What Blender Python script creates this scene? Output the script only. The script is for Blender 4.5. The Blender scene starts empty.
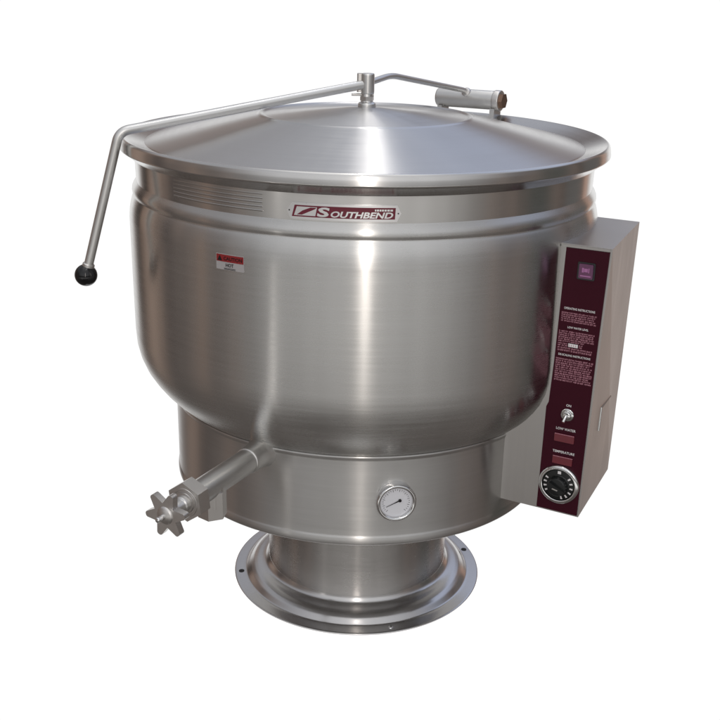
import bpy, bmesh, math, random
from mathutils import Vector, Matrix
random.seed(7)
S = bpy.context.scene
C = S.collection
R = math.radians
PI = math.pi

# ------------------------------------------------------------------ materials
def nt(m):
    m.use_nodes = True
    t = m.node_tree
    t.nodes.clear()
    return t

def N(t, typ, **k):
    n = t.nodes.new(typ)
    for a, b in k.items():
        if a == 'inp':
            for i, v in b.items():
                n.inputs[i].default_value = v
        else:
            setattr(n, a, b)
    return n

def math_node(t, op, a=None, b=None, c=None, clamp=False):
    n = t.nodes.new('ShaderNodeMath')
    n.operation = op
    n.use_clamp = clamp
    for i, v in enumerate((a, b, c)):
        if v is None:
            continue
        if isinstance(v, (int, float)):
            n.inputs[i].default_value = v
        else:
            t.links.new(v, n.inputs[i])
    return n.outputs[0]

def mixc(t, f, a, b, blend='MIX'):
    n = t.nodes.new('ShaderNodeMix')
    n.data_type = 'RGBA'
    n.blend_type = blend
    n.clamp_factor = True
    for s, v in ((0, f), (6, a), (7, b)):
        if isinstance(v, (int, float)):
            n.inputs[s].default_value = v
        elif isinstance(v, tuple):
            n.inputs[s].default_value = v if len(v) == 4 else (*v, 1)
        else:
            t.links.new(v, n.inputs[s])
    return n.outputs[2]

def steel(name, base=(.56, .545, .53), rough=.3, aniso=.0, grain='ring', wav=.0006, var=.16, wave_scale=(5, 5, 3.0), fine_bump=.12):
    """stainless steel; grain 'ring' = brushed round the vertical axis, 'flat' = fine vertical brushing, 'none' = drawn or cast"""
    m = bpy.data.materials.new(name)
    t = nt(m)
    L = t.links.new
    out = N(t, 'ShaderNodeOutputMaterial')
    p = N(t, 'ShaderNodeBsdfPrincipled')
    L(p.outputs[0], out.inputs[0])
    p.inputs['Metallic'].default_value = 1
    geo = N(t, 'ShaderNodeNewGeometry')
    sep = N(t, 'ShaderNodeSeparateXYZ')
    L(geo.outputs['Position'], sep.inputs[0])
    x, y, z = sep.outputs
    if grain == 'ring':
        r = math_node(t, 'SQRT', math_node(t, 'ADD', math_node(t, 'MULTIPLY', x, x), math_node(t, 'MULTIPLY', y, y)))
        inv = math_node(t, 'DIVIDE', 1.0, math_node(t, 'MAXIMUM', r, .001))
        cx = math_node(t, 'MULTIPLY', x, inv)
        cy = math_node(t, 'MULTIPLY', y, inv)
        h = math_node(t, 'ADD', z, r)
        cb = N(t, 'ShaderNodeCombineXYZ')
        L(math_node(t, 'MULTIPLY', cx, 2.2), cb.inputs[0])
        L(math_node(t, 'MULTIPLY', cy, 2.2), cb.inputs[1])
        L(math_node(t, 'MULTIPLY', h, 150), cb.inputs[2])
        cw = N(t, 'ShaderNodeCombineXYZ')
        L(math_node(t, 'MULTIPLY', cx, wave_scale[0]), cw.inputs[0])
        L(math_node(t, 'MULTIPLY', cy, wave_scale[1]), cw.inputs[1])
        L(math_node(t, 'MULTIPLY', h, wave_scale[2]), cw.inputs[2])
        tg = N(t, 'ShaderNodeCombineXYZ')
        L(math_node(t, 'MULTIPLY', cy, -1), tg.inputs[0])
        L(cx, tg.inputs[1])
        L(tg.outputs[0], p.inputs['Tangent'])
        p.inputs['Anisotropic'].default_value = aniso
        p.inputs['Anisotropic Rotation'].default_value = .25
        fine, low = cb.outputs[0], cw.outputs[0]
    else:
        sc = {'flat': (140, 140, 3), 'none': (60, 60, 60)}[grain]
        vm = N(t, 'ShaderNodeVectorMath', operation='MULTIPLY')
        L(geo.outputs['Position'], vm.inputs[0])
        vm.inputs[1].default_value = sc
        vl = N(t, 'ShaderNodeVectorMath', operation='MULTIPLY')
        L(geo.outputs['Position'], vl.inputs[0])
        vl.inputs[1].default_value = (9, 9, 6)
        fine, low = vm.outputs[0], vl.outputs[0]
    nf = N(t, 'ShaderNodeTexNoise', inp={'Scale': 1, 'Detail': 4, 'Roughness': .65})
    L(fine, nf.inputs['Vector'])
    nl = N(t, 'ShaderNodeTexNoise', inp={'Scale': 1, 'Detail': 2, 'Roughness': .5})
    L(low, nl.inputs['Vector'])
    # grain and faint handling marks in the steel itself
    k = math_node(t, 'ADD', math_node(t, 'MULTIPLY', nf.outputs[0], var), 1 - var * .5)
    k2 = math_node(t, 'MULTIPLY', k, math_node(t, 'ADD', math_node(t, 'MULTIPLY', nl.outputs[0], .12), .94))
    vb = N(t, 'ShaderNodeVectorMath', operation='SCALE')
    vb.inputs[0].default_value = base
    L(k2, vb.inputs['Scale'])
    L(vb.outputs[0], p.inputs['Base Color'])
    rr = math_node(t, 'MULTIPLY', math_node(t, 'ADD', math_node(t, 'MULTIPLY', nf.outputs[0], .35), .825), rough)
    rr = math_node(t, 'MULTIPLY', rr, math_node(t, 'ADD', math_node(t, 'MULTIPLY', nl.outputs[0], .3), .85))
    L(rr, p.inputs['Roughness'])
    if wav:
        b = N(t, 'ShaderNodeBump', inp={'Strength': 1, 'Distance': wav})
        L(nl.outputs[0], b.inputs['Height'])
        b2 = N(t, 'ShaderNodeBump', inp={'Strength': fine_bump, 'Distance': .0002})
        L(nf.outputs[0], b2.inputs['Height'])
        L(b.outputs[0], b2.inputs['Normal'])
        L(b2.outputs[0], p.inputs['Normal'])
    return m

def paint(name, col, rough=.4, spec=.5, metal=0, var=.08, coat=0):
    m = bpy.data.materials.new(name)
    t = nt(m)
    L = t.links.new
    out = N(t, 'ShaderNodeOutputMaterial')
    p = N(t, 'ShaderNodeBsdfPrincipled')
    L(p.outputs[0], out.inputs[0])
    tc = N(t, 'ShaderNodeTexCoord')
    n = N(t, 'ShaderNodeTexNoise', inp={'Scale': 60, 'Detail': 4})
    L(tc.outputs['Object'], n.inputs['Vector'])
    vb = N(t, 'ShaderNodeVectorMath', operation='SCALE')
    vb.inputs[0].default_value = col
    L(math_node(t, 'ADD', math_node(t, 'MULTIPLY', n.outputs[0], var), 1 - var / 2), vb.inputs['Scale'])
    L(vb.outputs[0], p.inputs['Base Color'])
    p.inputs['Roughness'].default_value = rough
    p.inputs['Specular IOR Level'].default_value = spec
    p.inputs['Metallic'].default_value = metal
    p.inputs['Coat Weight'].default_value = coat
    return m

M = {}
M['body'] = steel('brushed_steel_body', (.60, .592, .575), .27, .95, 'ring', .0006)
M['neck'] = steel('smooth_steel_neck', (.56, .55, .535), .22, .75, 'ring', .0006)
M['lid'] = steel('brushed_steel_lid', (.62, .615, .61), .31, .90, 'ring', .0002, .10, fine_bump=.03)
M['rim'] = steel('steel_rim', (.60, .59, .575), .22, .6, 'ring', .0002, .10, fine_bump=0)
M['skirt'] = steel('brushed_steel_skirt', (.56, .55, .535), .31, .95, 'ring', .0006)
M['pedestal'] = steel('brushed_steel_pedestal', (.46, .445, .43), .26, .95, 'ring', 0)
M['flange'] = steel('spun_steel_flange', (.56, .55, .545), .24, .6, 'ring', .0002, .10, fine_bump=0)
M['box'] = steel('brushed_steel_sheet', (.51, .495, .48), .34, 0, 'flat', .0003, .10)
M['tube'] = steel('drawn_steel_tube', (.68, .675, .66), .38, 0, 'none', 0, .05)
M['cast'] = steel('machined_steel', (.63, .61, .59), .36, 0, 'none', .0002, .10)
M['chrome'] = steel('polished_steel', (.70, .70, .70), .12, 0, 'none', 0, .04)
M['dark'] = paint('dark_gap', (.015, .013, .012), .6)
M['brown_reflection'] = paint('brown_reflection_steel', (.28, .18, .13), .3, metal=1)  # end bolt metal, brown reflection of the surroundings put into its colour
M['black'] = paint('black_plastic', (.006, .006, .007), .14, .5)
M['knob'] = paint('black_dial_plastic', (.010, .011, .011), .3, .4)
M['maroon'] = paint('maroon_overlay', (.042, .0028, .0105), .40, .16, var=.12)
M['emblem_red'] = paint('maroon_enamel', (.16, .012, .030), .35, .4)
M['white_print'] = paint('white_print', (.80, .77, .77), .5, .3)
M['pink_print_and_glint'] = paint('pale_print_and_glint', (.44, .20, .25), .5, .3)
M['lens_red'] = paint('red_lens', (.15, .006, .018), .3, .5, var=.2, coat=.6)
M['lens_purple'] = paint('purple_lens', (.14, .045, .11), .25, .5, var=.2)
M['lens_pink'] = paint('pink_filament', (.42, .16, .36), .3, .5)
M['silver'] = steel('satin_plate', (.72, .71, .71), .30, 0, 'none', 0, .06)
M['label_red'] = paint('label_red', (.26, .018, .020), .45, .4)
M['label_white'] = paint('label_white', (.40, .38, .38), .45, .4)
M['print_black'] = paint('print_black', (.012, .010, .011), .5, .3)
M['dial_white'] = paint('dial_white', (.74, .74, .77), .4, .4, var=.03, coat=.8)

# ------------------------------------------------------------------ object helpers
def link(name, me, mat, parent, sharp=35):
    o = bpy.data.objects.new(name, me)
    C.objects.link(o)
    for p in me.polygons:
        p.use_smooth = True
    me.set_sharp_from_angle(angle=R(sharp))
    if mat:
        me.materials.append(M[mat] if isinstance(mat, str) else mat)
    if parent:
        o.parent = parent
    return o

def mesh_of(name, vs, fs):
    me = bpy.data.meshes.new(name)
    me.from_pydata([tuple(v) for v in vs], [], fs)
    me.validate()
    return me

class MB:
    """collects shapes into one mesh"""
    def __init__(s):
        s.v, s.f = [], []
    def add(s, vs, fs):
        o = len(s.v)
        s.v += [Vector(v) for v in vs]
        s.f += [tuple(i + o for i in f) for f in fs]
        return s
    def lathe(s, prof, n=128, mat=Matrix.Identity(4), cap0=False, cap1=False):
        vs, fs = [], []
        for (r, z) in prof:
            for k in range(n):
                a = 2 * PI * k / n
                vs.append(mat @ Vector((r * math.cos(a), r * math.sin(a), z)))
        for i in range(len(prof) - 1):
            for k in range(n):
                k2 = (k + 1) % n
                fs.append((i * n + k, i * n + k2, (i + 1) * n + k2, (i + 1) * n + k))
        if cap0:
            fs.append(tuple(range(n - 1, -1, -1)))
        if cap1:
            b = (len(prof) - 1) * n
            fs.append(tuple(b + k for k in range(n)))
        return s.add(vs, fs)
    def prism(s, poly, z0, z1, mat=Matrix.Identity(4), bevel=0, seg=2):
        """2-D outline (counter-clockwise) extruded z0..z1, edges rounded"""
        bm = bmesh.new()
        a = [bm.verts.new((p[0], p[1], z0)) for p in poly]
        b = [bm.verts.new((p[0], p[1], z1)) for p in poly]
        n = len(poly)
        bm.faces.new(a[::-1])
        bm.faces.new(b)
        for i in range(n):
            bm.faces.new((a[i], a[(i + 1) % n], b[(i + 1) % n], b[i]))
        return s.bm(bm, mat, bevel, seg)
    def bm(s, bm, mat=Matrix.Identity(4), bevel=0, seg=2):
        if bevel:
            bmesh.ops.bevel(bm, geom=[e for e in bm.edges if e.calc_face_angle(0) > R(25)], offset=bevel, segments=seg, profile=.5, affect='EDGES')
        bm.verts.index_update()
        s.add([mat @ v.co for v in bm.verts], [tuple(v.index for v in f.verts) for f in bm.faces])
        bm.free()
        return s
    def tube(s, pts, r, n=20, sx=1, sy=1, cap=True):
        pts = [Vector(p) for p in pts]
        vs, fs = [], []
        up = Vector((0, 0, 1))
        prev = None
        for i, p in enumerate(pts):
            d = (pts[min(i + 1, len(pts) - 1)] - pts[max(i - 1, 0)]).normalized()
            if prev is None:
                u = d.cross(up)
                if u.length < .01:
                    u = d.cross(Vector((0, 1, 0)))
                u.normalize()
            else:
                u = (prev - d * prev.dot(d)).normalized()
            prev = u
            w = d.cross(u)
            for k in range(n):
                a = 2 * PI * k / n
                vs.append(p + u * (r * sx * math.cos(a)) + w * (r * sy * math.sin(a)))
        for i in range(len(pts) - 1):
            for k in range(n):
                k2 = (k + 1) % n
                fs.append((i * n + k, i * n + k2, (i + 1) * n + k2, (i + 1) * n + k))
        if cap:
            fs.append(tuple(range(n - 1, -1, -1)))
            b = (len(pts) - 1) * n
            fs.append(tuple(b + k for k in range(n)))
        return s.add(vs, fs)
    def build(s, name, mat, parent, sharp=35):
        me = mesh_of(name, s.v, s.f)
        b = bmesh.new()
        b.from_mesh(me)
        bmesh.ops.recalc_face_normals(b, faces=b.faces)
        b.to_mesh(me)
        b.free()
        return link(name, me, mat, parent, sharp)

def frame(o, z, up=Vector((0, 0, 1))):
    """matrix: local Z along z, local Y as near up as may be, local X = Y x Z"""
    z = Vector(z).normalized()
    x = Vector(up).cross(z).normalized()
    y = z.cross(x)
    m = Matrix((x, y, z)).transposed().to_4x4()
    m.translation = Vector(o)
    return m

def fillet(pts, rad, n=8):
    pts = [Vector(p) for p in pts]
    out = [pts[0]]
    for i in range(1, len(pts) - 1):
        a, b, c = pts[i - 1], pts[i], pts[i + 1]
        r = min(rad, (a - b).length * .45, (c - b).length * .45)
        p0, p1 = b + (a - b).normalized() * r, b + (c - b).normalized() * r
        for k in range(n + 1):
            t = k / n
            out.append(p0 * (1 - t) ** 2 + b * 2 * t * (1 - t) + p1 * t * t)
    out.append(pts[-1])
    return out

def smooth_profile(pts, rad, n=5):
    return [(p.x, p.y) for p in fillet([Vector((a, b, 0)) for a, b in pts], rad, n)]

def text_mesh(txt, size, width=None, height=None, shear=0, offset=0, align='CENTER', res=3):
    """lettering as 2-D vertices and faces centred on 0,0"""
    cu = bpy.data.curves.new('t', 'FONT')
    cu.body = txt
    cu.size = 1
    cu.shear = shear
    cu.offset = offset
    cu.resolution_u = res
    ob = bpy.data.objects.new('t', cu)
    C.objects.link(ob)
    dg = bpy.context.evaluated_depsgraph_get()
    me = bpy.data.meshes.new_from_object(ob.evaluated_get(dg))
    vs = [v.co.copy() for v in me.vertices]
    fs = [tuple(p.vertices) for p in me.polygons]
    C.objects.unlink(ob)
    bpy.data.objects.remove(ob)
    bpy.data.meshes.remove(me)
    x0, x1 = min(v.x for v in vs), max(v.x for v in vs)
    y0, y1 = min(v.y for v in vs), max(v.y for v in vs)
    sx = width / (x1 - x0) if width else 1
    sy = height / (y1 - y0) if height else (sx if width else 1)
    if not width:
        sx = sy
    return [Vector(((v.x - (x0 + x1) / 2) * sx, (v.y - (y0 + y1) / 2) * sy, 0)) for v in vs], fs

def rounded_rect(w, h, r, n=4):
    o = []
    for cx, cy, a0 in ((w / 2 - r, h / 2 - r, 0), (-w / 2 + r, h / 2 - r, 90), (-w / 2 + r, -h / 2 + r, 180), (w / 2 - r, -h / 2 + r, 270)):
        for k in range(n + 1):
            a = R(a0 + 90 * k / n)
            o.append((cx + r * math.cos(a), cy + r * math.sin(a)))
    return o

# ------------------------------------------------------------------ the kettle
kettle = bpy.data.objects.new('steam_kettle', None)
C.objects.link(kettle)
kettle.empty_display_size = .2
kettle['label'] = 'large round stainless steel steam kettle with hinged lid, maroon control panel and pedestal foot'
kettle['category'] = 'kettle'

# body: neck, bead, shoulder, straight wall, rounded bowl
prof = [(.4690, .9405), (.4717, .9405), (.4735, .9375), (.4770, .9325), (.4800, .9265), (.4808, .9215),
        (.4802, .9170), (.4785, .9135), (.4783, .9120), (.4797, .9095), (.4822, .9030), (.4850, .8930), (.4870, .8830), (.4882, .8720), (.4887, .862), (.4887, .74), (.4884, .63), (.4865, .60),
        (.4815, .577), (.4720, .553), (.4605, .534), (.4470, .516), (.4330, .501), (.4210, .490), (.4110, .4815), (.4060, .4790)]
body = MB().lathe(prof, 256).build('kettle_body', 'body', kettle, 50)

MB().lathe([(.452, .985), (.4735, .990), (.4725, .980), (.4716, .9402)], 256).build('neck_band', 'neck', kettle, 50)

# rolled rim the lid closes on
prof = smooth_profile([(.4725, .9870), (.4780, .9880), (.4968, 1.0042), (.5008, 1.0052), (.5018, 1.0078), (.5006, 1.0180), (.4988, 1.0255), (.4950, 1.0290), (.4910, 1.0280), (.472, 1.0210), (.448, 1.0130), (.438, 1.0115)], .002, 4)
MB().lathe(prof, 256).build('rolled_rim', 'rim', kettle, 60)

# lid: low cone with a shallow disc in the middle
prof = smooth_profile([(.4515, 1.0125), (.4508, 1.0148), (.4465, 1.0160), (.4360, 1.0185), (.36, 1.0350), (.29, 1.0515), (.2240, 1.0658), (.2200, 1.0684), (.2150, 1.0686), (.2090, 1.0660),
                       (.10, 1.0765), (.03, 1.0815), (.001, 1.082)], .006, 4)
lid = MB().lathe(prof, 256).build('lid', 'lid', kettle, 60)

# hub in the middle of the lid
hub = MB().lathe(smooth_profile([(.0005, 1.078), (.0185, 1.079), (.0185, 1.0880), (.0165, 1.0900), (.0125, 1.0920), (.0115, 1.106), (.0110, 1.108)], .002, 3), 48, Matrix.Translation((.002, 0, 0))).build('lid_hub', 'tube', kettle)
hexn = [(.002 + .0150 * math.cos(R(60 * k + 20)), .0150 * math.sin(R(60 * k + 20))) for k in range(6)]
MB().prism(hexn, 1.0945, 1.1025, bevel=.001).build('nut', 'cast', hub)
MB().lathe(smooth_profile([(.0005, 1.1075), (.0130, 1.1075), (.0138, 1.111), (.0138, 1.1455), (.0128, 1.1485), (.0005, 1.1490)], .0015, 3), 40, Matrix.Translation((.003, 0, 0))).build('clevis', 'tube', hub)
MB().prism(rounded_rect(.011, .022, .003), 1.111, 1.1475, Matrix.Translation((-.0135, .006, 0)), .0015).build('clevis_cheek', 'cast', hub)
MB().tube([(-.030, .0, 1.1055), (.016, .003, 1.1055)], .0026, 12).build('cross_pin', 'cast', hub)

# lid handle: round bar over the rim with a drop grip and a ball
arm_pts = fillet([(.010, .004, 1.1285), (-.00, 0, 1.1270), (-.4665, -.1995, 1.0480), (-.5425, -.2, .785)], .020, 12)
handle = MB().tube(arm_pts, .0092, 24).build('lid_handle', 'tube', kettle)
bc = Vector((-.5486, -.2, .7657))
ball = [(.0222 * math.sin(PI * k / 24) + 1e-4, -.0222 * math.cos(PI * k / 24)) for k in range(25)]
MB().lathe(ball, 48, Matrix.Translation(bc)).build('ball_knob', 'black', handle)
d = (Vector((-.5425, -.2, .785)) - bc).normalized()
MB().lathe([(.0005, .017), (.0120, .017), (.0120, .0235), (.0100, .0255), (.0090, .0255)], 32, frame(bc, d, Vector((0, 1, 0)))).build('ferrule', 'cast', handle)

# hinge at the back with the lever bar that carries the lid
lever = MB().tube(fillet([(.006, .010, 1.1290), (.0525, .10, 1.1375), (.235, .395, 1.0830), (.252, .418, 1.073)], .03, 8), .0075, 16, 1.0, .85).build('hinge_lever', 'tube', kettle)
h0, h1 = Vector((.183, .452, 1.0605)), Vector((.321, .372, 1.0615))
hd = (h1 - h0).normalized()
hl = (h1 - h0).length
HM = frame(h0, hd)
hinge = MB().lathe(smooth_profile([(.0005, -.004), (.0205, -.004), (.0225, -.001), (.0225, hl - .006), (.0225, hl)], .0015, 3), 48, HM).build('hinge_barrel', 'tube', kettle)
cap = MB().lathe(smooth_profile([(.0240, hl - .012), (.0247, hl - .010), (.0247, hl + .003), (.0235, hl + .0045), (.0005, hl + .0047)], .001, 2), 48, HM).build('end_cap', 'cast', hinge)
hx = [(.0185 * math.cos(R(60 * k)), .0185 * math.sin(R(60 * k))) for k in range(6)]
MB().prism(hx, hl + .0045, hl + .013, HM, .0015).build('end_bolt', 'brown_reflection', hinge)
for s in (.010, hl - .010):
    MB().prism([(-.020, -.044), (.020, -.044), (.020, -.018), (-.020, -.018)], s - .006, s + .006, HM, .001).build('bracket', 'tube', hinge)
MB().prism([(-.022, -.048), (.026, -.048), (.026, -.0405), (-.022, -.0405)], -.004, hl + .006, HM, .001).build('base_plate', 'cast', hinge)
MB().lathe(smooth_profile([(.0005, 0), (.012, 0), (.012, .010), (.009, .014), (.0005, .0145)], .001, 2), 24, frame((.247, .408, 1.073), (-.35, -.6, .35))).build('lever_boss', 'cast', hinge)

# skirt below the bowl
prof = smooth_profile([(.4000, .4800), (.4105, .4792), (.4112, .4765), (.4100, .4730), (.4088, .4700), (.4085, .44), (.4085, .320), (.4087, .3085), (.4102, .3050), (.4112, .2985), (.4105, .2910), (.4060, .2860), (.3950, .2850), (.20, .2850)], .003, 4)
MB().lathe(prof, 256).build('skirt', 'skirt', kettle, 50)

# pedestal and its spun foot
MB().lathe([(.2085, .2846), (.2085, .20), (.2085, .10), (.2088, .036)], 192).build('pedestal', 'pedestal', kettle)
prof = smooth_profile([(.2090, .046), (.2098, .0425), (.2122, .0365), (.2170, .0315), (.2250, .0290), (.2360, .0275), (.2450, .0245), (.2530, .0185), (.2590, .0110), (.2625, .0068), (.2680, .0060), (.2885, .0055), (.2912, .0042), (.2912, .0010), (.2905, 0.0)], .003, 4)
foot = MB().lathe(prof, 192).build('base_flange', 'flange', kettle, 50)
for a in (-170.5, 15.8, 100):
    MB().lathe([(.0065, .0050), (.0065, .0066), (.0005, .0066)], 24, Matrix.Translation((.2755 * math.cos(R(a)), .2755 * math.sin(R(a)), 0))).build('bolt_hole', 'dark', foot)
a = -73.8
MB().lathe(smooth_profile([(.0062, .0050), (.0060, .0076), (.0040, .0088), (.0005, .0092)], .001, 2), 24, Matrix.Translation((.2755 * math.cos(R(a)), .2755 * math.sin(R(a)), 0))).build('floor_bolt', 'chrome', foot)

# draw-off valve
va = R(-117.6)
vd = Vector((math.cos(va), math.sin(va), 0))
VM = frame(vd * .43 + Vector((0, 0, .4635)), vd)     # local X = right hand side, Y = up, Z = outwards
valve = MB().lathe(smooth_profile([(.0235, .020), (.0235, .100), (.0235, .1945)], .001, 2), 48, VM).build('draw_off_valve', 'tube', kettle)
MB().lathe(smooth_profile([(.0370, -.040), (.0310, -.020), (.0275, -.008), (.0262, .004), (.0260, .026), (.0252, .0285), (.0236, .0290)], .003, 3), 48, VM).build('weld_collar', 'tube', valve)
hexb = [(.0370 * math.cos(R(60 * k - 23.6)), .0370 * math.sin(R(60 * k - 23.6))) for k in range(6)]
MB().prism(hexb, .1935, .2220, VM, .0015).build('hex_bonnet', 'cast', valve)
MB().lathe(smooth_profile([(.0270, .2218), (.0266, .2232), (.0232, .2232), (.0226, .2215), (.0200, .2215), (.0194, .2250), (.0005, .2255)], .0006, 2), 48, VM).build('packing_ring', 'cast', valve)
st = MB().lathe(smooth_profile([(.0150, .2250), (.0150, .2330), (.0122, .2350), (.0122, .2740)], .0008, 2), 32, VM).build('valve_stem', 'tube', valve)
SP = VM @ Matrix.Translation((0, 0, .1420)) @ Matrix.Rotation(PI / 2, 4, 'X')    # spout: local Z points down
hexs = [(.0270 * math.cos(R(60 * k + 10)), .0270 * math.sin(R(60 * k + 10))) for k in range(6)]
MB().lathe([(.0235, 0), (.0235, .040)], 40, SP).build('spout_neck', 'cast', valve)
MB().prism(hexs, .008, .0610, SP, .0012).lathe([(.0180, .0600), (.0180, .0625), (.0150, .0625), (.0150, .03)], 32, SP).build('hex_spout', 'cast', valve)
star = []
for k in range(6):
    a = 10 + 60 * k
    for da, rr in ((-30, .0228), (-7.5, .0400), (-4, .0418), (0, .0421), (4, .0418), (7.5, .0400)):
        star.append((rr * math.cos(R(a + da)), rr * math.sin(R(a + da))))
MB().prism(star, .2640, .2770, VM, .0016, 2).lathe(smooth_profile([(.0170, .2765), (.0150, .2795), (.0090, .2820), (.0045, .2830)], .002, 3), 40, VM).lathe(smooth_profile([(.0005, .2640), (.0170, .2630), (.0165, .2560), (.0120, .2530)], .001, 2), 40, VM).build('star_wheel', 'cast', valve)
MB().lathe(smooth_profile([(.0050, .2820), (.0050, .2965), (.0040, .2983), (.0003, .2987)], .0006, 2), 20, VM).build('stem_end', 'chrome', valve)
MB().lathe([(.0032, -.0126), (.0032, .0126)], 16, VM @ Matrix.Translation((0, 0, .2480)) @ Matrix.Rotation(R(-80), 4, 'X'), True, True).build('pin_hole', 'dark', valve)

# dial thermometer on the skirt
ga = math.atan2(.0735, .403)
gd = Vector((math.sin(ga), -math.cos(ga), 0))
GM = frame(gd * .4085 + Vector((-.001, 0, .3845)), gd)
gauge = MB().lathe(smooth_profile([(.0330, -.010), (.0375, -.004), (.0392, .004), (.0392, .0100), (.0370, .0135), (.0335, .0135), (.0310, .0110), (.0308, .0060)], .0015, 3), 64, GM).build('thermometer', 'chrome', kettle)
MB().lathe([(.0310, .0065), (.0005, .0066)], 64, GM).build('dial_face', 'dial_white', gauge)
tk = MB()
for k in range(28):
    a = R(225 - 270 * k / 27)
    r0 = .0225 if k % 3 == 0 else .0245
    u, w = Vector((math.cos(a), math.sin(a), 0)), Vector((-math.sin(a), math.cos(a), 0))
    vs = [GM @ (u * r + w * q + Vector((0, 0, .0070))) for r, q in ((r0, -.00035), (.0272, -.00035), (.0272, .00035), (r0, .00035))]
    tk.add(vs, [(0, 1, 2, 3)])
tk.build('scale_marks', 'print_black', gauge)
na = R(205)
nu, nw = Vector((math.cos(na), math.sin(na), 0)), Vector((-math.sin(na), math.cos(na), 0))
nd = [GM @ (nu * r + nw * q + Vector((0, 0, .0082))) for r, q in ((-.010, -.0016), (.006, -.0007), (.0215, -.0005), (.0215, .0005), (.006, .0007), (-.010, .0016))]
hubn = MB().add(nd, [(0, 1, 2, 3, 4, 5)])
hubn.lathe([(.0030, .0070), (.0030, .0095), (.0005, .0098)], 20, GM @ Matrix.Translation(nu * -.008)).build('needle', 'print_black', gauge)

# ------------------------------------------------------------------ marks on the round walls
def on_wall(rad, az, zc, vs, lift):
    """2-D points wrapped on the wall of radius rad, centred az degrees right of the front"""
    o = []
    for v in vs:
        a = R(az) + v[0] / rad
        o.append(Vector(((rad + lift) * math.sin(a), -(rad + lift) * math.cos(a), zc + v[1])))
    return o

def wall_plate(poly, rad, az, zc, l0, l1):
    """a plate with real thickness following the wall: outline cut into strips along its length"""
    xs = sorted({p[0] for p in poly} | {min(p[0] for p in poly) + k * (max(p[0] for p in poly) - min(p[0] for p in poly)) / 24 for k in range(25)})
    def span(x):
        ys = []
        n = len(poly)
        for i in range(n):
            (x0, y0), (x1, y1) = poly[i], poly[(i + 1) % n]
            if abs(x1 - x0) < 1e-9:
                if abs(x - x0) < 1e-9:
                    ys += [y0, y1]
            elif min(x0, x1) - 1e-9 <= x <= max(x0, x1) + 1e-9:
                ys.append(y0 + (y1 - y0) * (x - x0) / (x1 - x0))
        return min(ys), max(ys)
    vs, fs = [], []
    for x in xs:
        a, b = span(x)
        for l, y in ((l0, a), (l1, a), (l1, b), (l0, b)):
            vs += on_wall(rad, az, zc, [(x, y)], l)
    for i in range(len(xs) - 1):
        for k in range(4):
            fs.append((i * 4 + k, i * 4 + (k + 1) % 4, i * 4 + 4 + (k + 1) % 4, i * 4 + 4 + k))
    fs.append((0, 1, 2, 3))
    e = (len(xs) - 1) * 4
    fs.append((e + 3, e + 2, e + 1, e))
    return MB().add(vs, fs)

NR, NA, NZ = .4718, -4.2, .9578
plate = wall_plate([(-.0975, .0005), (-.0905, -.0140), (.0905, -.0140), (.0975, .0005), (.0905, .0140), (-.0875, .0140)], NR, NA, NZ, -.002, .0022).build('name_plate', 'silver', kettle)
wall_plate([(-.0880, -.0098), (.0870, -.0098), (.0880, .0098), (-.0830, .0098)], NR, NA, NZ, .001, .0026).build('enamel_field', 'emblem_red', plate)
wall_plate([(-.0840, -.0075), (-.0470, -.0075), (-.0440, .0075), (-.0790, .0075)], NR, NA, NZ, .0015, .0030).build('emblem', 'silver', plate)
wall_plate([(-.0790, -.0062), (-.0700, -.0062), (-.0480, .0040), (-.0445, .0066), (-.0555, .0066), (-.0690, .0010)], NR, NA, NZ, .002, .0034).build('emblem_slash', 'emblem_red', plate)
lt = MB()
v, f = text_mesh('S', .02, width=.0215, height=.0165, shear=.12, offset=.035)
lt.add(on_wall(NR, NA, NZ, [(p.x - .0335, p.y - .0002) for p in v], .0031), f)
v, f = text_mesh('OUTHBEND', .012, width=.1045, height=.0108, shear=.25, offset=.03)
lt.add(on_wall(NR, NA, NZ, [(p.x + .0315, p.y - .0030) for p in v], .0031), f)
lt.build('lettering', 'silver', plate)
sm = MB()
x = .0530
for w_ in (.0022, .0032, .0030, .0030, .0036, .0042, .0042):
    for yy, hh in ((.0064, .0009), (.0048, .0008)):
        sm.add(on_wall(NR, NA, NZ, [(x, yy - hh), (x + w_, yy - hh), (x + w_ + .0003, yy + hh), (x + .0003, yy + hh)], .0031), [(0, 1, 2, 3)])
    x += w_ + .0011
sm.build('small_lettering', 'silver', plate)
for xx in (-.0925, .0925):
    v = [(xx + .0013 * math.cos(2 * PI * k / 12), .0003 + .0013 * math.sin(2 * PI * k / 12)) for k in range(12)]
    MB().add(on_wall(NR, NA, NZ, v, .0026), [tuple(range(12))]).build('rivet', 'dark', plate)

for z_ in (.9810, .9738, .9666, .9594, .9522):
    arc = [(.4708 * math.sin(R(a)), -.4708 * math.cos(R(a)), z_) for a in [-47 + 25.5 * k / 40 for k in range(41)]]
    MB().tube(arc, .0022, 14).build('pressed_rib', 'neck', body)

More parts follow.
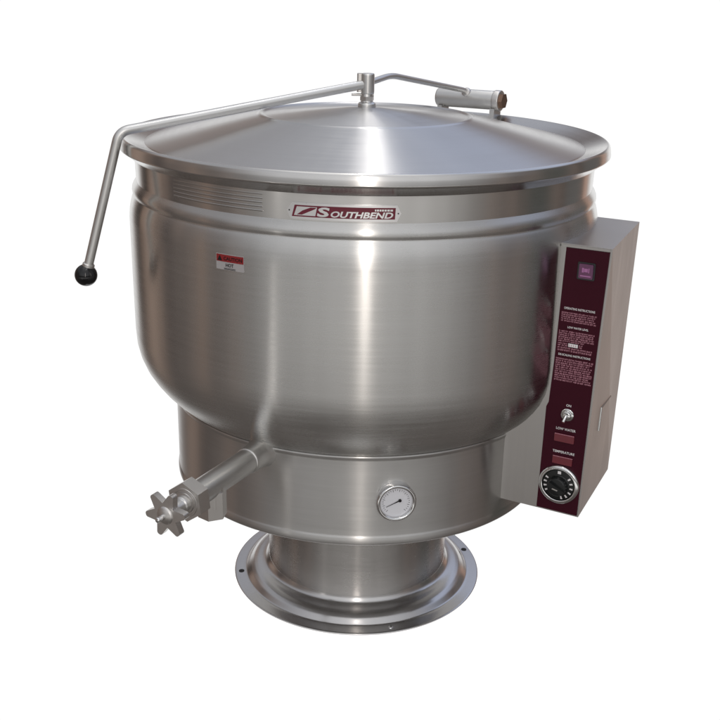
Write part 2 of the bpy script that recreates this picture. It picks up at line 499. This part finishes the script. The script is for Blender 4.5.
CR, CA, CZ = .4888, -28.35, .8568
lab = wall_plate([(-.0295, -.0140), (.0295, -.0140), (.0295, .0140), (-.0295, .0140)], CR, CA, CZ, -.0005, .0008).build('warning_label', 'label_white', kettle)
wall_plate([(-.0285, .0005), (.0285, .0005), (.0285, .0132), (-.0285, .0132)], CR, CA, CZ, .0, .0012).build('red_band', 'label_red', lab)
lt = MB()
v, f = text_mesh('CAUTION', .008, width=.0385, height=.0066, offset=.02)
lt.add(on_wall(CR, CA, CZ, [(p.x + .0065, p.y + .0066) for p in v], .0016), f)
lt.add(on_wall(CR, CA, CZ, [(-.0262, .0022), (-.0160, .0022), (-.0211, .0115)], .0016), [(0, 1, 2)])
v, f = text_mesh('HOT', .006, width=.0165, height=.0062, offset=.02)
lt.add(on_wall(CR, CA, CZ, [(p.x, p.y - .0050) for p in v], .0016), f)
for r_ in range(2):
    lt.add(on_wall(CR, CA, CZ, [(-.012, -.0112 - r_ * .0018), (.012, -.0112 - r_ * .0018), (.012, -.0104 - r_ * .0018), (-.012, -.0104 - r_ * .0018)], .0016), [(0, 1, 2, 3)])
lt.build('warning_lettering', 'print_black', lab)

# ------------------------------------------------------------------ control box
Bt, Ct = Vector((.4488, -.3690, .880)), Vector((.5557, -.1283, .880))
Bb, Cb = Vector((.4353, -.3651, .335)), Vector((.5436, -.1383, .335))
w = Vector((.883, -.469, 0)).normalized()            # along the front, to the right
nf = Vector((w.y, -w.x, 0))                            # out of the front
B0 = Vector((.443, -.366, 0))
FM = Matrix((w, Vector((0, 0, 1)), nf)).transposed().to_4x4()
FM.translation = B0
bm = bmesh.new()
def fp(s, z):
    return FM @ Vector((s, z, 0))
top = [fp(.0066, .880), Ct, Ct - w * .20, fp(-.19, .880)]
bot = [fp(-.0079, .335), Cb, Cb - w * .30, fp(-.28, .335)]
tv = [bm.verts.new(p) for p in top]
bv = [bm.verts.new(p) for p in bot]
bm.faces.new(tv)
bm.faces.new(bv[::-1])
for i in range(4):
    bm.faces.new((tv[i], bv[i], bv[(i + 1) % 4], tv[(i + 1) % 4]))
box = MB().bm(bm, bevel=.0035, seg=3).build('control_box', 'box', kettle)
# folded edges of the sheet-metal front
MB().prism([(-.0875, .874), (.0020, .8745), (.0030, .8785), (-.0880, .8780)], -.001, .0022, FM, .0008).build('front_fold', 'box', box)
# pull tab pressed into the side
sd = (Ct - Bt).normalized()
sn = Vector((sd.y, -sd.x, 0))
smid = Bt.lerp(Bb, .63)
SM = Matrix((sd, Vector((0, 0, 1)), sn)).transposed().to_4x4()
SM.translation = Vector((.443, -.366, 0))
# side plane leans a little: offset by height
def side_pt(s, z, lift):
    k = (.880 - z) / (.880 - .335)
    b, c = Bt.lerp(Bb, k), Ct.lerp(Cb, k)
    dd = (c - b)
    s0 = (b - SM.translation).dot(sd)
    nn = Vector((dd.y, -dd.x, 0)).normalized()
    q = b + dd.normalized() * (s - s0)
    return Vector((q.x, q.y, z)) + nn * lift
MB().tube([side_pt(.1696, .5349, .0008), side_pt(.087, .5386, .0008), side_pt(.0879, .4893, .0008)], .0020, 8).build('pressed_edge', 'chrome', box)

panel = MB().prism([(-.0786, .8730), (-.0810, .76), (-.0832, .6518), (-.0870, .5660), (-.0910, .5560), (-.0936, .3381), (-.0106, .3381), (-.0036, .6667), (.0026, .8735)], -.001, .0018, FM, .0006).build('control_panel', 'maroon', kettle)
LZ = .0022
def on_front(vs, lift=LZ):
    return [FM @ Vector((p[0], p[1], lift)) for p in vs]
def put(name, txt, s, z, width, height, off=.015, lift=LZ):
    v, f = text_mesh(txt, .01, width=width, height=height, offset=off)
    MB().add(on_front([(p.x + s, p.y + z) for p in v], lift), f).build(name, 'white_print', panel)
put('heading', 'OPERATING INSTRUCTIONS', -.0432, .7585, .0590, .0044)
put('heading', 'LOW WATER LEVEL', -.0428, .7220, .0400, .0040)
put('heading', 'DE-SCALING INSTRUCTIONS', -.0449, .6667, .0620, .0042)
put('caption', 'ON', -.0467, .5660, .0098, .0050)
put('caption', 'LOW WATER', -.0479, .5160, .0390, .0052)
put('caption', 'TEMPERATURE', -.0484, .4672, .0440, .0052)
# fine print too small to read: rows of short word marks
para = MB()
def block(s0, s1, z1, z0, rows, ragged=.25):
    h = (z1 - z0) / rows
    for r_ in range(rows):
        z = z1 - (r_ + .5) * h
        x = s0
        end = s1 - (random.random() * ragged * (s1 - s0) if r_ % 3 == 2 else 0)
        while x < end - .0015:
            wl = min(random.choice((.0022, .0034, .0045, .0060, .0072)), end - x)
            xx = x
            while xx < x + wl - .0006:              # letters of the word
                lw = random.uniform(.0008, .0013)
                hh = h * random.uniform(.26, .40)
                zz = z + random.uniform(-.06, .06) * h
                kind = random.random()
                if kind < .5:
                    para.add(on_front([(xx, zz - hh), (xx + lw * .45, zz - hh), (xx + lw * .45, zz + hh), (xx, zz + hh)]), [(0, 1, 2, 3)])
                    para.add(on_front([(xx + lw * .45, zz + hh * .3), (xx + lw, zz + hh * .3), (xx + lw, zz + hh), (xx + lw * .45, zz + hh)]), [(0, 1, 2, 3)])
                else:
                    para.add(on_front([(xx, zz - hh), (xx + lw, zz - hh), (xx + lw, zz + hh), (xx, zz + hh)]), [(0, 1, 2, 3)])
                xx += lw + .0003
            x += wl + .0012
block(-.0765, -.0100, .7515, .7315, 5)
block(-.0785, -.0095, .7150, .6915, 6)
block(-.0785, -.0600, .6905, .6830, 2, 0)
block(-.0380, -.0310, .6905, .6830, 2, 0)
block(-.0785, -.0120, .6825, .6730, 2)
block(-.0800, -.0085, .6600, .6130, 11, .1)
para.build('fine_print', 'pink_print_and_glint', panel)
sw = MB()
sw.add(on_front([(-.0585, .6838), (-.0400, .6838), (-.0400, .6905), (-.0585, .6905)]), [(0, 1, 2, 3)])
sw.build('white_print_block', 'white_print', panel)
gap = MB()
for k in range(4):
    x = -.0570 + k * .0042
    gap.add(on_front([(x, .6850), (x + .0008, .6850), (x + .0008, .6890), (x, .6890)], .0026), [(0, 1, 2, 3)])
gap.build('block_marks', 'pink_print_and_glint', panel)

# square push lamp at the top
LM = FM @ Matrix.Translation((-.0373, .8335, 0))
lamp = MB().prism(rounded_rect(.0330, .0330, .0025), .001, .0032, LM, .0006).build('lamp_bezel', 'black', panel)
MB().prism(rounded_rect(.0262, .0270, .002), .002, .0058, LM, .0012).build('square_lamp', 'lens_purple', panel)
pk = MB()
for x0, x1, z0, z1 in ((-.0072, -.0036, -.002, .0066), (.0046, .0066, -.002, .0066), (-.0030, .0036, -.001, .0056)):
    pk.add([LM @ Vector((a, b, .0063)) for a, b in ((x0, z0), (x1, z0), (x1, z1), (x0, z1))], [(0, 1, 2, 3)])
pk.add([LM @ Vector((a, b, .0063)) for a, b in ((-.010, -.0098), (.010, -.0098), (.010, -.0074), (-.010, -.0074))], [(0, 1, 2, 3)])
pk.build('lamp_marks', 'lens_pink', panel)

# toggle switch
TM = FM @ Matrix.Translation((-.0475, .5470, 0))
MB().lathe(smooth_profile([(.0128, .0015), (.0128, .0040), (.0110, .0048), (.0085, .0052), (.0085, .0100), (.0070, .0110), (.0030, .0115)], .0008, 2), 32, TM).build('switch_collar', 'chrome', panel)
MB().tube([TM @ Vector(p) for p in ((0, 0, .009), (-.001, -.004, .0145), (-.0018, -.0085, .0195), (-.002, -.0096, .0207))], .0034, 14).build('toggle_lever', 'chrome', panel)

# two red pilot lenses
for s, z in ((-.0493, .4975), (-.0491, .4500)):
    PM = FM @ Matrix.Translation((s, z, 0))
    MB().prism(rounded_rect(.0395, .0165, .0015), .0010, .0042, PM, .0010).build('pilot_lens', 'lens_red', panel)
    pl = MB()
    x = -.0190
    while x < .0185:
        lw = random.uniform(.0014, .0026)
        pl.add([PM @ Vector(q) for q in ((x, .0068, .0046), (x + lw, .0068, .0046), (x + lw, .0086, .0046), (x, .0086, .0046))], [(0, 1, 2, 3)])
        x += lw + .0005
    pl.build('lens_glint', 'pink_print_and_glint', panel)  # pinkish highlight along the lens top, painted as pale dashes

# temperature dial
DM = FM @ Matrix.Translation((-.0515, .3983, 0))
MB().lathe(smooth_profile([(.0412, .0012), (.0412, .0050), (.0395, .0085), (.0345, .0098), (.0325, .0090), (.0322, .0030)], .0015, 3), 72, DM).build('dial_bezel', 'chrome', panel)
dial = MB().lathe(smooth_profile([(.0321, .0035), (.0318, .0072), (.0210, .0078), (.0195, .0100), (.0190, .0200), (.0175, .0222), (.0005, .0226)], .0012, 3), 64, DM).build('temperature_dial', 'knob', panel)
grip = MB()
grip.prism(rounded_rect(.0100, .0340, .0035), .0215, .0290, DM @ Matrix.Rotation(R(62), 4, 'Z'), .0018).build('dial_grip', 'knob', panel)
mk = MB()
for a in (-72, -50, -28, -6, 16, 38, 152, 172, 192, 212):
    u = Vector((math.cos(R(a)), math.sin(R(a)), 0))
    q = Vector((-u.y, u.x, 0))
    mk.add([DM @ (u * r + q * t + Vector((0, 0, .0081))) for r, t in ((.0235, -.0014), (.0298, -.0019), (.0298, .0019), (.0235, .0014))], [(0, 1, 2, 3)])
mk.add([DM @ Vector(p) for p in ((-.0028, .0240, .0081), (.0040, .0240, .0081), (.0036, .0300, .0081), (-.0028, .0300, .0081))], [(0, 1, 2, 3)])
mk.build('dial_marks', 'white_print', panel)
MB().add([DM @ Vector(p) for p in ((-.0060, -.0012, .0293), (.0050, -.0036, .0293), (.0058, -.0012, .0293), (-.0052, .0012, .0293))], [(0, 1, 2, 3)]).build('grip_mark', 'cast', panel)

# ------------------------------------------------------------------ floor: white disc under the foot, glow added to wash out the contact shadow
m = bpy.data.materials.new('glowing_white_floor')
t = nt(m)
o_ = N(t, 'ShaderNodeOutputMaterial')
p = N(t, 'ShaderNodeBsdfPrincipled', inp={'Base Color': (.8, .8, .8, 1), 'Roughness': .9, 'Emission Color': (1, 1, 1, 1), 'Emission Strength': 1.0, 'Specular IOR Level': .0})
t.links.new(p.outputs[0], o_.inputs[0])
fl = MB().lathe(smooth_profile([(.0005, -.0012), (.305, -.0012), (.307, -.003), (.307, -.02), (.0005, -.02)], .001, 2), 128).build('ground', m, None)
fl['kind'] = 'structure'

# ------------------------------------------------------------------ surroundings (world), lamps
W = bpy.data.worlds.new('World')
S.world = W
W.use_nodes = True
t = W.node_tree
t.nodes.clear()
L = t.links.new
out = N(t, 'ShaderNodeOutputWorld')
bg = N(t, 'ShaderNodeBackground')
L(bg.outputs[0], out.inputs[0])
tc = N(t, 'ShaderNodeTexCoord')
sp = N(t, 'ShaderNodeSeparateXYZ')
L(tc.outputs['Generated'], sp.inputs[0])
x, y, z = sp.outputs
az = math_node(t, 'ARCTAN2', x, y)                       # 0 = ahead, pi = behind the camera
aa = math_node(t, 'ABSOLUTE', az)
el = math_node(t, 'ARCSINE', z)
def sstep(v, a, b):
    n = t.nodes.new('ShaderNodeMapRange')
    n.interpolation_type = 'SMOOTHSTEP'
    L(v, n.inputs[0])
    n.inputs[1].default_value = a
    n.inputs[2].default_value = b
    n.inputs[3].default_value = 0
    n.inputs[4].default_value = 1
    return n.outputs[0]
rpE = N(t, 'ShaderNodeValToRGB')                       # what lies behind the camera, by height: paving, far wall, sky
L(math_node(t, 'ADD', math_node(t, 'MULTIPLY', el, 1 / PI), .5), rpE.inputs[0])
def stops(rp, lst):
    e = rp.color_ramp.elements
    for k, (deg, c) in enumerate(lst):
        q = e[k] if k < 2 else e.new(.5)
        q.position = (deg + 90) / 180
        q.color = (*c, 1)
stops(rpE, [(-90, (.10, .090, .083)), (90, (1.35, 1.35, 1.36))])
for deg, c in ((-40, (.10, .09, .083)), (-27, (.20, .185, .175)), (-20, (1.12, 1.11, 1.085)), (-13, (1.12, 1.11, 1.09)), (-10.5, (.20, .195, .19)), (1, (.17, .165, .16)), (5, (1.0, 1.01, 1.03)), (40, (.80, .81, .84))):
    q = rpE.color_ramp.elements.new((deg + 90) / 180)
    q.color = (*c, 1)
up = sstep(el, R(-2), R(30))
zen = sstep(el, R(55), R(80))
ground_c = (.125, .110, .102)
sky_c = (.47, .48, .515)
col = mixc(t, up, ground_c, mixc(t, zen, sky_c, (1.35, 1.35, 1.36)))
back = sstep(aa, R(92), R(172))
cs = N(t, 'ShaderNodeCombineXYZ')
L(math_node(t, 'MULTIPLY', az, 7.0), cs.inputs[0])
ns = N(t, 'ShaderNodeTexNoise', inp={'Scale': 1, 'Detail': 3, 'Roughness': .6})
L(cs.outputs[0], ns.inputs['Vector'])
back = math_node(t, 'MULTIPLY', back, math_node(t, 'ADD', math_node(t, 'MULTIPLY', ns.outputs[0], .9), .55), clamp=True)
col = mixc(t, back, col, rpE.outputs[0])
# bluer sky ahead on the right
br = math_node(t, 'MULTIPLY', sstep(az, R(-20), R(30)), up)
br = math_node(t, 'MULTIPLY', br, math_node(t, 'SUBTRACT', 1.0, sstep(az, R(75), R(120))))
col = mixc(t, br, col, (.62, .69, .88))
# walls and brick at the sides: upright bands
cb = N(t, 'ShaderNodeCombineXYZ')
L(math_node(t, 'MULTIPLY', az, 5.5), cb.inputs[0])
L(math_node(t, 'MULTIPLY', el, .8), cb.inputs[1])
nz = N(t, 'ShaderNodeTexNoise', inp={'Scale': 1, 'Detail': 2, 'Roughness': .6})
L(cb.outputs[0], nz.inputs['Vector'])
rp = N(t, 'ShaderNodeValToRGB')
L(nz.outputs[0], rp.inputs[0])
e = rp.color_ramp.elements
e[0].position, e[0].color = .36, (.040, .032, .028, 1)
e[1].position, e[1].color = .66, (.50, .31, .21, 1)
q = e.new(.47)
q.color = (.17, .125, .105, 1)
q = e.new(.56)
q.color = (.27, .20, .165, 1)
strips = mixc(t, sstep(aa, R(55), R(85)), rp.outputs[0], mixc(t, .42, (.21, .183, .17), rp.outputs[0]))
def band(a, b, c, d):
    return math_node(t, 'MULTIPLY', sstep(az, R(a), R(b)), math_node(t, 'SUBTRACT', 1.0, sstep(az, R(c), R(d))))
# brick piers and dark gaps beside the backdrop
strips = mixc(t, band(-66, -61, -53, -49), strips, (.38, .285, .235))
strips = mixc(t, band(-49, -47, -40, -36), strips, (.045, .038, .035))
strips = mixc(t, band(-81, -78, -72, -69), strips, (.10, .085, .08))
strips = mixc(t, band(35, 38, 42, 45), strips, (.55, .36, .28))
strips = mixc(t, band(45, 48, 62, 68), strips, (.15, .145, .14))
# dark trees to the right
tr = math_node(t, 'MULTIPLY', sstep(az, R(70), R(84)), math_node(t, 'SUBTRACT', 1.0, sstep(az, R(90), R(104))))
strips = mixc(t, math_node(t, 'MULTIPLY', tr, .85), strips, (.075, .085, .080))
side = math_node(t, 'MULTIPLY', sstep(aa, R(18), R(34)), math_node(t, 'SUBTRACT', 1.0, sstep(aa, R(95), R(140))))
side = math_node(t, 'MULTIPLY', side, math_node(t, 'SUBTRACT', 1.0, sstep(el, R(14), R(36))))
side = math_node(t, 'MULTIPLY', side, sstep(el, R(-36), R(-20)))
col = mixc(t, side, col, strips)
# roofs and walls ahead, just above the backdrop
fb = math_node(t, 'MULTIPLY', sstep(el, R(8), R(14)), math_node(t, 'SUBTRACT', 1.0, sstep(el, R(19), R(29))))
fb = math_node(t, 'MULTIPLY', fb, math_node(t, 'SUBTRACT', 1.0, sstep(aa, R(60), R(95))))
col = mixc(t, math_node(t, 'MULTIPLY', fb, .8), col, mixc(t, .55, (.22, .18, .165), rp.outputs[0]))
# the plain white backdrop ahead
wm = math_node(t, 'MULTIPLY', math_node(t, 'SUBTRACT', 1.0, sstep(aa, R(29), R(38))), math_node(t, 'SUBTRACT', 1.0, sstep(el, R(4), R(13))))
col = mixc(t, wm, col, (1.02, 1.02, 1.02))
L(col, bg.inputs[0])
bg.inputs[1].default_value = 1.0

def area(name, loc, target, sx, sy, power, colr=(1, 1, 1)):
    la = bpy.data.lights.new(name, 'AREA')
    la.shape = 'RECTANGLE'
    la.size, la.size_y = sx, sy
    la.energy = power
    la.color = colr
    o = bpy.data.objects.new(name, la)
    C.objects.link(o)
    o.location = loc
    d = (Vector(target) - Vector(loc)).normalized()
    o.rotation_euler = d.to_track_quat('-Z', 'Y').to_euler()
    return o
area('strip_lamp_behind', (.10, -4.6, 2.0), (0, 0, .8), .07, 3.4, 24, (1, .93, .87))
area('strip_lamp_above', (.03, .6, 3.6), (.01, .3, 1.0), .06, 4.2, 10, (1, .97, .93))
area('low_strip_lamp', (-1.38, -1.80, .02), (-.2, -.40, .45), .02, .5, .22, (1, .96, .92))

# ------------------------------------------------------------------ camera
cam = bpy.data.cameras.new('camera')
co = bpy.data.objects.new('camera', cam)
C.objects.link(co)
d_, h_, f_, p_, cx_, ro = 2.2081, 1.3209, 1046.42, .3455, -.0014, .0203
r0 = Vector((1, 0, 0))
u0 = Vector((0, math.sin(p_), math.cos(p_)))
fw = Vector((0, math.cos(p_), -math.sin(p_)))
rx = r0 * math.cos(ro) + u0 * math.sin(ro)
uy = u0 * math.cos(ro) - r0 * math.sin(ro)
mm = Matrix((rx, uy, -fw)).transposed().to_4x4()
mm.translation = Vector((cx_, -d_, h_))
co.matrix_world = mm
cam.sensor_fit = 'HORIZONTAL'
cam.sensor_width = 36
cam.lens = f_ / 720 * 36
cam.clip_start = .01
cam.clip_end = 200
S.camera = co
S.view_settings.view_transform = 'Standard'
S.view_settings.look = 'None'
S.view_settings.exposure = 0
S.view_settings.gamma = 1
S.render.film_transparent = False
S.cycles.use_denoising = True
S.cycles.max_bounces = 8
